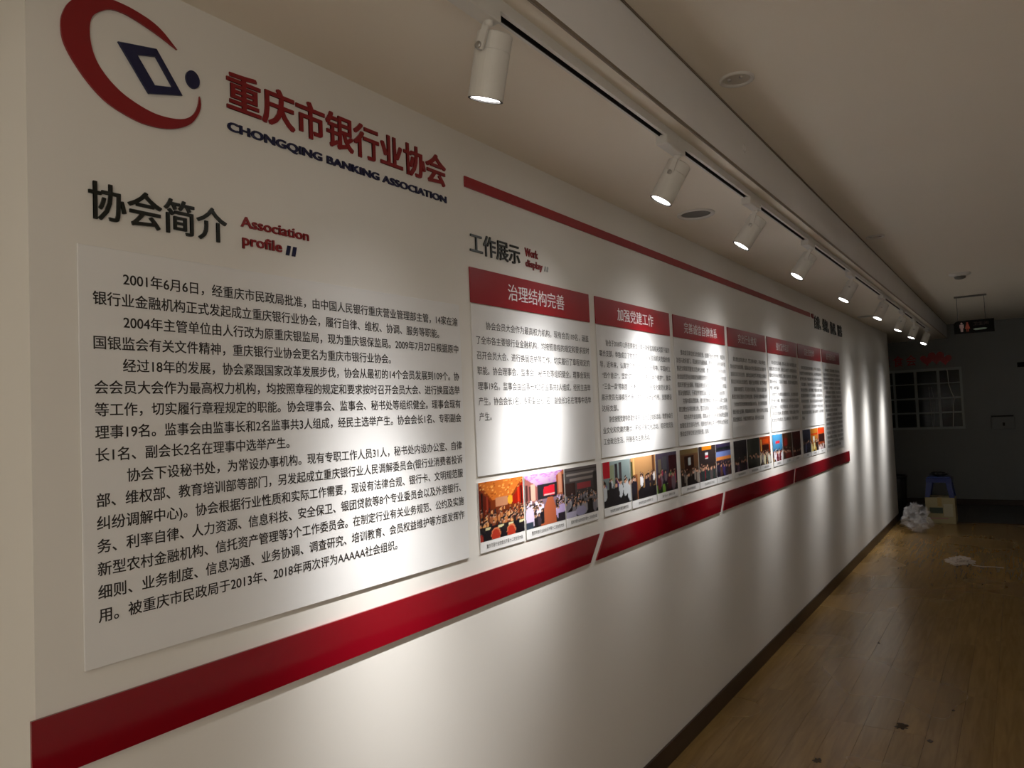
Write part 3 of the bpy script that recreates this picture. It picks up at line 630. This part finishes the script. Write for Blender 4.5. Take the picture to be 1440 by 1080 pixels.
for i, (b, hz) in enumerate(zip(B, HIT)):
    b = Vector(b); d = (Vector((0, hz[0], hz[1])) - b).normalized(); top = b - d * 0.15; r = 0.043
    t = thing('track_spotlight', 'white cylinder spotlight, lit, %s' % POS[i], 'spotlight', tuple(top), 'white spotlights on the track')
    ya = top.y
    obj('adapter', box((XT - 0.022, ya - 0.19, ZT - 0.030), (XT + 0.020, ya - 0.02, ZT + 0.004), 0.003), M_LAMP, t)
    bm = bmesh.new(); lathe(bm, (XT, ya - 0.045, ZT - 0.026), (0, 0, -1), [(0, 0.011), (0.012, 0.011), (0.016, 0.006), (0.02, 0)], 16); obj('swivel', bm, M_LAMP, t, True)
    side = top + d * 0.045; sy = ya - r - 0.004
    bm = bmesh.new(); bar(bm, (XT, sy - 0.002, ZT - 0.026), (side.x, sy - 0.002, side.z - 0.008), 0.011, 0.003)
    obj('yoke_arm', bm, M_LAMP, t)
    bm = bmesh.new(); lathe(bm, (side.x, sy - 0.001 + 0.008, side.z), (0, -1, 0), [(0, 0.009), (0.014, 0.009), (0.016, 0.006), (0.016, 0)], 14); obj('pivot_screw', bm, M_STEEL, t, True)
    bm = bmesh.new(); lathe(bm, top, d, [(0, 0), (0, r - 0.003), (0.003, r), (0.040, r), (0.0405, r - 0.0015)], 40); obj('rear_cap', bm, M_LAMP, t)
    bm = bmesh.new(); lathe(bm, top, d, [(0.0405, r - 0.0015), (0.042, r - 0.0015), (0.0425, r), (0.150, r), (0.150, r - 0.002), (0.143, r - 0.003)], 40); obj('lamp_body', bm, M_LAMP, t)
    bm = bmesh.new(); lathe(bm, top, d, [(0.1505, r), (0.1505, r - 0.006), (0.142, r - 0.006)], 40); obj('lens_rim', bm, M_DARK, t)
    bm = bmesh.new(); lathe(bm, top, d, [(0.1465, 0), (0.1465, r - 0.0055)], 40); obj('lens', bm, M_LENS, t)
    ld = bpy.data.lights.new('spot_bulb', 'SPOT'); ld.energy = SPOT_W; ld.color = SPOT_COL; ld.spot_size = math.radians(110); ld.spot_blend = 0.4; ld.shadow_soft_size = 0.025; beam(ld)
    lo = bpy.data.objects.new('spot_bulb', ld); COL.objects.link(lo); lo.parent = t
    lo.location = (d * 0.1515); lo.rotation_euler = d.to_track_quat('-Z', 'Y').to_euler()

# ------------------------------------------------------------------ ceiling fittings
def downlight(x, y, z, r, name, lab, core, dots=False):
    t = thing(name, lab, 'ceiling fitting', (x, y, z))
    bm = bmesh.new(); lathe(bm, (x, y, z), (0, 0, -1), [(0, r), (0.007, r), (0.010, r - 0.004), (0.006, r * 0.80), (-0.0, r * 0.78)], 40); obj('trim_ring', bm, M_LAMP, t, True)
    bm = bmesh.new(); lathe(bm, (x, y, z), (0, 0, -1), [(0.002, 0), (0.002, r * 0.78)], 32); obj('lens_cover' if dots else 'grille', bm, core, t)
    if dots:
        for q in (-.42, .35):
            bm = bmesh.new(); lathe(bm, (x + q * r * .9, y - 0.2 * r, z), (0, 0, -1), [(0.002, 0.008), (0.008, 0.006), (0.010, 0)], 12); obj('clip', bm, M_STEEL, t, True)
M_FROST = mat('frosted_lens', (0.62, 0.6, 0.55), 0.12)
downlight(0.736, 2.72, ZU, 0.062, 'downlight', 'round unlit downlight in the ceiling, nearest the camera', M_FROST, True)
downlight(0.728, 6.00, ZU, 0.062, 'downlight', 'round unlit downlight in the ceiling, halfway along the corridor', M_FROST, True)
downlight(0.241, 3.61, ZC, 0.092, 'ceiling_speaker', 'round dark grille in the soffit behind the second spotlight', M_GREY)
downlight(0.141, 9.34, ZC, 0.092, 'ceiling_speaker', 'round dark grille in the soffit beside the sixth spotlight, far end', M_GREY)
t = thing('smoke_detector', 'round smoke detector on the ceiling above the hanging sign', 'detector', (1.127, 8.42, ZU))
bm = bmesh.new(); lathe(bm, (1.127, 8.42, ZU), (0, 0, -1), [(0, 0.095), (0.015, 0.092), (0.03, 0.06), (0.03, 0.05)], 32); obj('base', bm, M_LAMP, t, True)
bm = bmesh.new(); lathe(bm, (1.127, 8.42, ZU), (0, 0, -1), [(0.03, 0.05), (0.05, 0.045), (0.058, 0.02), (0.058, 0)], 32); obj('sensor_head', bm, M_GREY, t, True)
t = thing('access_plug', 'small round plug on the glossy grey riser', 'plug', (XS, 3.13, 2.68)); bm = bmesh.new(); lathe(bm, (XS, 3.13, 2.68), (1, 0, 0), [(0, 0.018), (0.003, 0.017), (0.004, 0.012), (0.002, 0.010), (0.002, 0)], 24); obj('cap', bm, M_RISER, t, True)
# invented ceiling fixture behind the camera, added as warm fill light
t = thing('fill_lamp', 'square ceiling lamp lighting the near end of the corridor', 'lamp', (1.5, -1.4, ZU - 0.03))
bm = bmesh.new(); bx(bm, (1.18, -1.72, ZU - 0.03), (1.82, -1.08, ZU), 0.004); obj('housing', bm, M_LAMP, t)
obj('diffuser', box((1.21, -1.69, ZU - 0.034), (1.79, -1.11, ZU - 0.03)), M_DIFF, t)
ld = bpy.data.lights.new('fill_glow', 'AREA'); ld.shape = 'SQUARE'; ld.size = 0.56; ld.energy = BACK_FILL_W; ld.color = BACK_COL
lo = bpy.data.objects.new('fill_glow', ld); COL.objects.link(lo); lo.parent = t; lo.location = (0, 0, -0.01)

# ------------------------------------------------------------------ hanging sign
YS = 10.35
t = thing('hanging_sign', 'black toilet direction sign hung from the ceiling on two wires', 'sign', (1.142, YS, 2.354))
pts = [(0.939, 2.354), (1.345, 2.354), (1.345, 2.507), (0.985, 2.507), (0.955, 2.495), (0.939, 2.470)]
bm = bmesh.new(); a = [bm.verts.new((p[0], YS - 0.008, p[1])) for p in pts]; b2 = [bm.verts.new((p[0], YS + 0.008, p[1])) for p in pts]
bm.faces.new(a); bm.faces.new(b2[::-1])
for i in range(6): bm.faces.new((a[i], b2[i], b2[(i + 1) % 6], a[(i + 1) % 6]))
bmesh.ops.recalc_face_normals(bm, faces=bm.faces); obj('sign_panel', bm, M_SIGN, t)
for q in (0.984, 1.262):
    bm = bmesh.new(); tube(bm, [(q, YS, 2.505), (q, YS, ZU)], 0.0035, 6); obj('wire', bm, M_GREY, t)
obj('ceiling_strip', box((0.96, YS - 0.02, ZU - 0.018), (1.29, YS + 0.02, ZU), 0.004), M_GREY, t)  # thin grey strip on the ceiling over the wires
def figure(xc, mt, skirt):
    bm = bmesh.new(); y = YS - 0.009
    def poly(ps): bm.faces.new([bm.verts.new((xc + p, y, 2.430 + q)) for p, q in ps])
    poly([(0.011 * math.cos(k * math.pi / 6), 0.045 + 0.011 * math.sin(k * math.pi / 6)) for k in range(12)])
    if skirt: poly([(-.012, .032), (.012, .032), (.026, -.022), (-.026, -.022)]); poly([(-.012, -.022), (-.003, -.022), (-.003, -.055), (-.012, -.055)]); poly([(.003, -.022), (.012, -.022), (.012, -.055), (.003, -.055)])
    else: poly([(-.022, .032), (.022, .032), (.022, -.010), (.015, -.010), (.012, -.055), (-.012, -.055), (-.015, -.010), (-.022, -.010)])
    obj('pictogram', bm, mt, t)
figure(1.020, M_PINK, False); figure(1.078, M_ORNG, True)
def front_text(s, y, x0, x1, z0, z1, mt, parent, name, depth=0.0, off=0.0):
    co, f = raw_text(s, off, 0.5 if depth else 0, 2)
    mn = co.min(0); mx = co.max(0)
    v = np.stack([x0 + (co[:, 0] - mn[0]) / (mx[0] - mn[0]) * (x1 - x0), y - (co[:, 2] + 0.5) * depth, z0 + (co[:, 1] - mn[1]) / (mx[1] - mn[1]) * (z1 - z0)], 1)
    v = v - np.array(wloc(parent)); me = bpy.data.meshes.new(name); me.from_pydata(v.tolist(), [], f); me.update(); me.materials.append(mt)
    o = bpy.data.objects.new(name, me); COL.objects.link(o); o.parent = parent; return o
front_text('卫生间', YS - 0.009, 1.135, 1.290, 2.440, 2.482, mat('sign_dim_text', (0.10, 0.07, 0.07), 0.5), t, 'sign_text')
bm = bmesh.new(); yy = YS - 0.009
bm.faces.new([bm.verts.new((p, yy, q)) for p, q in [(1.130, 2.398), (1.155, 2.385), (1.255, 2.388), (1.275, 2.398), (1.255, 2.408), (1.155, 2.407)]]); obj('arrow', bm, M_GRNW, t)

# ------------------------------------------------------------------ decorations on the end wall
def heart(cx_, cz, s):
    return [(cx_ + s * 16 * math.sin(a) ** 3 / 17, cz + s * (13 * math.cos(a) - 5 * math.cos(2 * a) - 2 * math.cos(3 * a) - math.cos(4 * a)) / 17) for a in [k * 2 * math.pi / 40 for k in range(40)]]
for (hx, hzz, s, yo, l) in [(0.315, 2.245, 0.105, 0.006, 'dark red heart cut-out on the end wall, left of the trio'), (0.575, 2.235, 0.10, 0.006, 'dark red heart cut-out on the end wall, right of the trio'), (0.45, 2.275, 0.125, 0.012, 'largest red heart cut-out on the end wall, in the middle')]:
    bm = bmesh.new(); hp = heart(hx, hzz, s); a = [bm.verts.new((p, YE - yo - 0.005, q)) for p, q in hp]; b2 = [bm.verts.new((p, YE - 0.001 - (yo - 0.006), q)) for p, q in hp]
    bm.faces.new(a); bm.faces.new(b2)
    for k in range(40): bm.faces.new((a[k], a[(k + 1) % 40], b2[(k + 1) % 40], b2[k]))
    bmesh.ops.recalc_face_normals(bm, faces=bm.faces); tag(obj('heart_ornament', bm, M_HEART), l, 'ornament', 'hearts on the end wall')
t = thing('wall_lettering', 'red Chinese characters on the end wall above the window, beside the hearts', 'lettering', (0, YE, 2.16))
for ch, x0 in (('聚', -0.385), ('食', -0.183), ('会', 0.010)):
    front_text(ch, YE, x0, x0 + 0.147, 2.164, 2.342, M_HEART, t, 'character', 0.008, 0.01)
t = thing('notice_plaque', 'small dark plaque high on the end wall at the right edge', 'sign', (1.62, YE, 2.04)); obj('plaque', box((1.545, YE - 0.012, 2.035), (1.74, YE - 0.001, 2.11), 0.002), M_SIGN, t)
t = thing('wall_box', 'pale wall box with a dark slotted top on the end wall', 'box', (1.30, YE, 1.10))
obj('housing', box((1.15, YE - 0.05, 1.08), (1.46, YE - 0.001, 1.27), 0.004), M_ENDW, t); obj('dark_top', box((1.155, YE - 0.055, 1.272), (1.45, YE - 0.001, 1.292), 0.002), M_DARK, t); obj('latch', box((1.30, YE - 0.056, 1.13), (1.33, YE - 0.05, 1.18), 0.001), M_DARK, t)

# ------------------------------------------------------------------ things on the floor at the end
t = thing('cardboard_box', 'beige printed cardboard box on the floor under the blue stool', 'box', (0.55, 11.98, FLOOR))
x0, x1, yf, yb, zt = 0.365, 0.725, 11.88, 12.20, 0.236
obj('carton', box((x0, yf, FLOOR), (x1, yb, zt), 0.004), M_CARD, t)
obj('tape_strip', box((x0 + 0.15, yf - 0.001, zt - 0.12), (x0 + 0.2, yb, zt + 0.001)), mat('brown_tape', (0.4, 0.3, 0.12), 0.3), t)
obj('printed_label', box((x0 + 0.05, yf - 0.0015, 0.02), (x0 + 0.21, yf - 0.0005, 0.10)), mat('dark_green_print', (0.05, 0.08, 0.06), 0.5), t)
obj('printed_panel', box((x0 + 0.22, yf - 0.0015, -0.02), (x1 - 0.03, yf - 0.0005, 0.15)), mat('pale_print', (0.5, 0.48, 0.34), 0.6), t)
obj('printed_stripe', box((x0 + 0.05, yf - 0.0015, -0.055), (x0 + 0.27, yf - 0.0005, -0.04)), mat('pink_print', (0.45, 0.22, 0.22), 0.6), t)
t = thing('plastic_stool', 'blue plastic stool standing on the beige cardboard box', 'stool', (0.54, 12.03, zt))
bm = bmesh.new(); tw, bw, sz0, sz1 = 0.145, 0.178, zt + 0.001, 0.515; cxs, cys = 0.545, 12.04
def ring(h_, z): return [(cxs - h_, cys - h_ * .9, z), (cxs + h_, cys - h_ * .9, z), (cxs + h_, cys + h_ * .9, z), (cxs - h_, cys + h_ * .9, z)]
bx(bm, (cxs - tw, cys - tw * .9, sz1 - 0.02), (cxs + tw, cys + tw * .9, sz1), 0.008); obj('seat', bm, M_BLUE, t)
for sx in (-1, 1):
    for sy in (-1, 1):
        bm = bmesh.new(); vs = []
        for h_, z, wd in ((tw, sz1 - 0.02, .075), (bw, sz0, .06)):
            for dx, dy in ((0, 0), (wd, 0), (wd, .012), (.012, .012), (.012, wd), (0, wd)): vs.append(bm.verts.new((cxs + sx * (h_ - dx), cys + sy * (h_ * .9 - dy), z)))
        for k in range(6): bm.faces.new((vs[k], vs[(k + 1) % 6], vs[6 + (k + 1) % 6], vs[6 + k]))
        bm.faces.new(vs[:6]); bm.faces.new(vs[6:]); bmesh.ops.recalc_face_normals(bm, faces=bm.faces); obj('leg', bm, M_BLUE, t)
bm = bmesh.new(); bx(bm, (cxs - 0.155, cys - 0.142, 0.44), (cxs + 0.155, cys - 0.135, 0.495)); bx(bm, (cxs - 0.155, cys + 0.135, 0.44), (cxs + 0.155, cys + 0.142, 0.495)); bx(bm, (cxs - 0.157, cys - 0.135, 0.44), (cxs - 0.150, cys + 0.135, 0.495)); bx(bm, (cxs + 0.150, cys - 0.135, 0.44), (cxs + 0.157, cys + 0.135, 0.495)); obj('apron', bm, M_BLUE, t)

def crumple(name, c, r, seed, material, flat=1.0, sub=4):
    g = random.Random(seed); bm = bmesh.new(); bmesh.ops.create_icosphere(bm, subdivisions=sub, radius=1)
    from mathutils import noise as N
    for v in bm.verts:
        d = v.co.normalized(); n = N.noise(d * 2.3 + Vector((seed, 0, 0))) * .5 + abs(N.noise(d * 5 + Vector((0, seed, 0)))) * .55 + N.noise(d * 11) * .12
        v.co = d * (0.72 + n)
    zmin = min(v.co.z for v in bm.verts)
    for v in bm.verts:
        v.co = Vector((c[0] + v.co.x * r[0], c[1] + v.co.y * r[1], c[2] + max(0.002, (v.co.z - zmin) * r[2] * 0.5 * flat - 0.06 * r[2])))
    return bm
t = thing('cloth_bundle', 'dark lump of cloth lying on top of the blue stool', 'cloth', (0.54, 12.03, 0.516)); obj('fabric', crumple('b', (0.54, 12.03, 0.515), (0.115, 0.09, 0.065), 3, M_BLKP, sub=3), M_BLKP, t, True)
t = thing('plastic_bag', 'crumpled clear plastic bag on the floor near the wall corner', 'bag', (0.33, 11.05, FLOOR))
obj('film', crumple('b', (0.33, 11.05, FLOOR), (0.17, 0.15, 0.36), 5, M_BAG), M_BAG, t)
obj('inner_fold', crumple('b', (0.36, 11.0, FLOOR), (0.12, 0.10, 0.22), 9, M_BAG, sub=3), M_BAG, t)
t = thing('plastic_wrap', 'flat crumpled scrap of clear wrap in the middle of the wooden floor', 'litter', (0.94, 9.05, FLOOR))
obj('film', crumple('b', (0.92, 9.06, FLOOR), (0.13, 0.16, 0.07), 12, M_WRAP), M_WRAP, t)
bm = bmesh.new(); tube(bm, [(1.03, 9.0, FLOOR + 0.006), (1.12, 8.96, FLOOR + 0.005), (1.22, 8.99, FLOOR + 0.004), (1.30, 8.97, FLOOR + 0.004)], 0.005, 6); obj('loose_end', bm, M_WRAP, t)
t = thing('waste_bin', 'dark plastic bin standing behind the end of the white wall', 'bin', (-0.04, 12.45, FLOOR))
bm = bmesh.new(); lathe(bm, (-0.04, 12.45, FLOOR), (0, 0, 1), [(0, 0), (0, 0.105), (0.60, 0.135), (0.60, 0.128), (0.02, 0.10)], 28); obj('body', bm, M_BLKP, t, True)
bm = bmesh.new(); lathe(bm, (-0.04, 12.45, FLOOR), (0, 0, 1), [(0.585, 0.142), (0.61, 0.142), (0.61, 0.130), (0.585, 0.130)], 28); obj('rim', bm, M_BLKP, t, True)
def stain(x, y, r, l, seed):
    g = random.Random(seed); bm = bmesh.new(); n = 18; p = []
    for k in range(n):
        a = 2 * math.pi * k / n; q = r * (0.5 + 0.7 * g.random()); p.append((x + q * math.cos(a) * 1.0, y + q * math.sin(a) * 1.6))
    a = [bm.verts.new((u, v, FLOOR + 0.0022)) for u, v in p]; b2 = [bm.verts.new((u + (u - x) * .2, v + (v - y) * .2, FLOOR + 0.0003)) for u, v in p]
    bm.faces.new(a)
    for k in range(n): bm.faces.new((a[k], a[(k + 1) % n], b2[(k + 1) % n], b2[k]))
    bmesh.ops.recalc_face_normals(bm, faces=bm.faces); tag(obj('dirt_fleck', bm, M_STAIN), l, 'dirt')
stain(0.903, 4.458, 0.028, 'largest brown dirt fleck on the wooden floor, lower right', 1)
stain(1.046, 4.328, 0.011, 'small brown fleck just right of the largest dirt fleck', 2)
stain(0.61, 3.852, 0.018, 'brown dirt fleck nearest the camera at the bottom edge', 3)
stain(0.592, 5.91, 0.009, 'tiny dark speck beside a plank seam, farthest of the flecks', 4)
stain(1.119, 4.807, 0.007, 'tiny pale speck on the floor at the lower right', 6)

# ------------------------------------------------------------------ clean up; lift so that the floor is at z = 0
bpy.data.objects.remove(TO); 
for o in list(sc.objects):
    if o.parent is None: o.location.z += -FLOOR
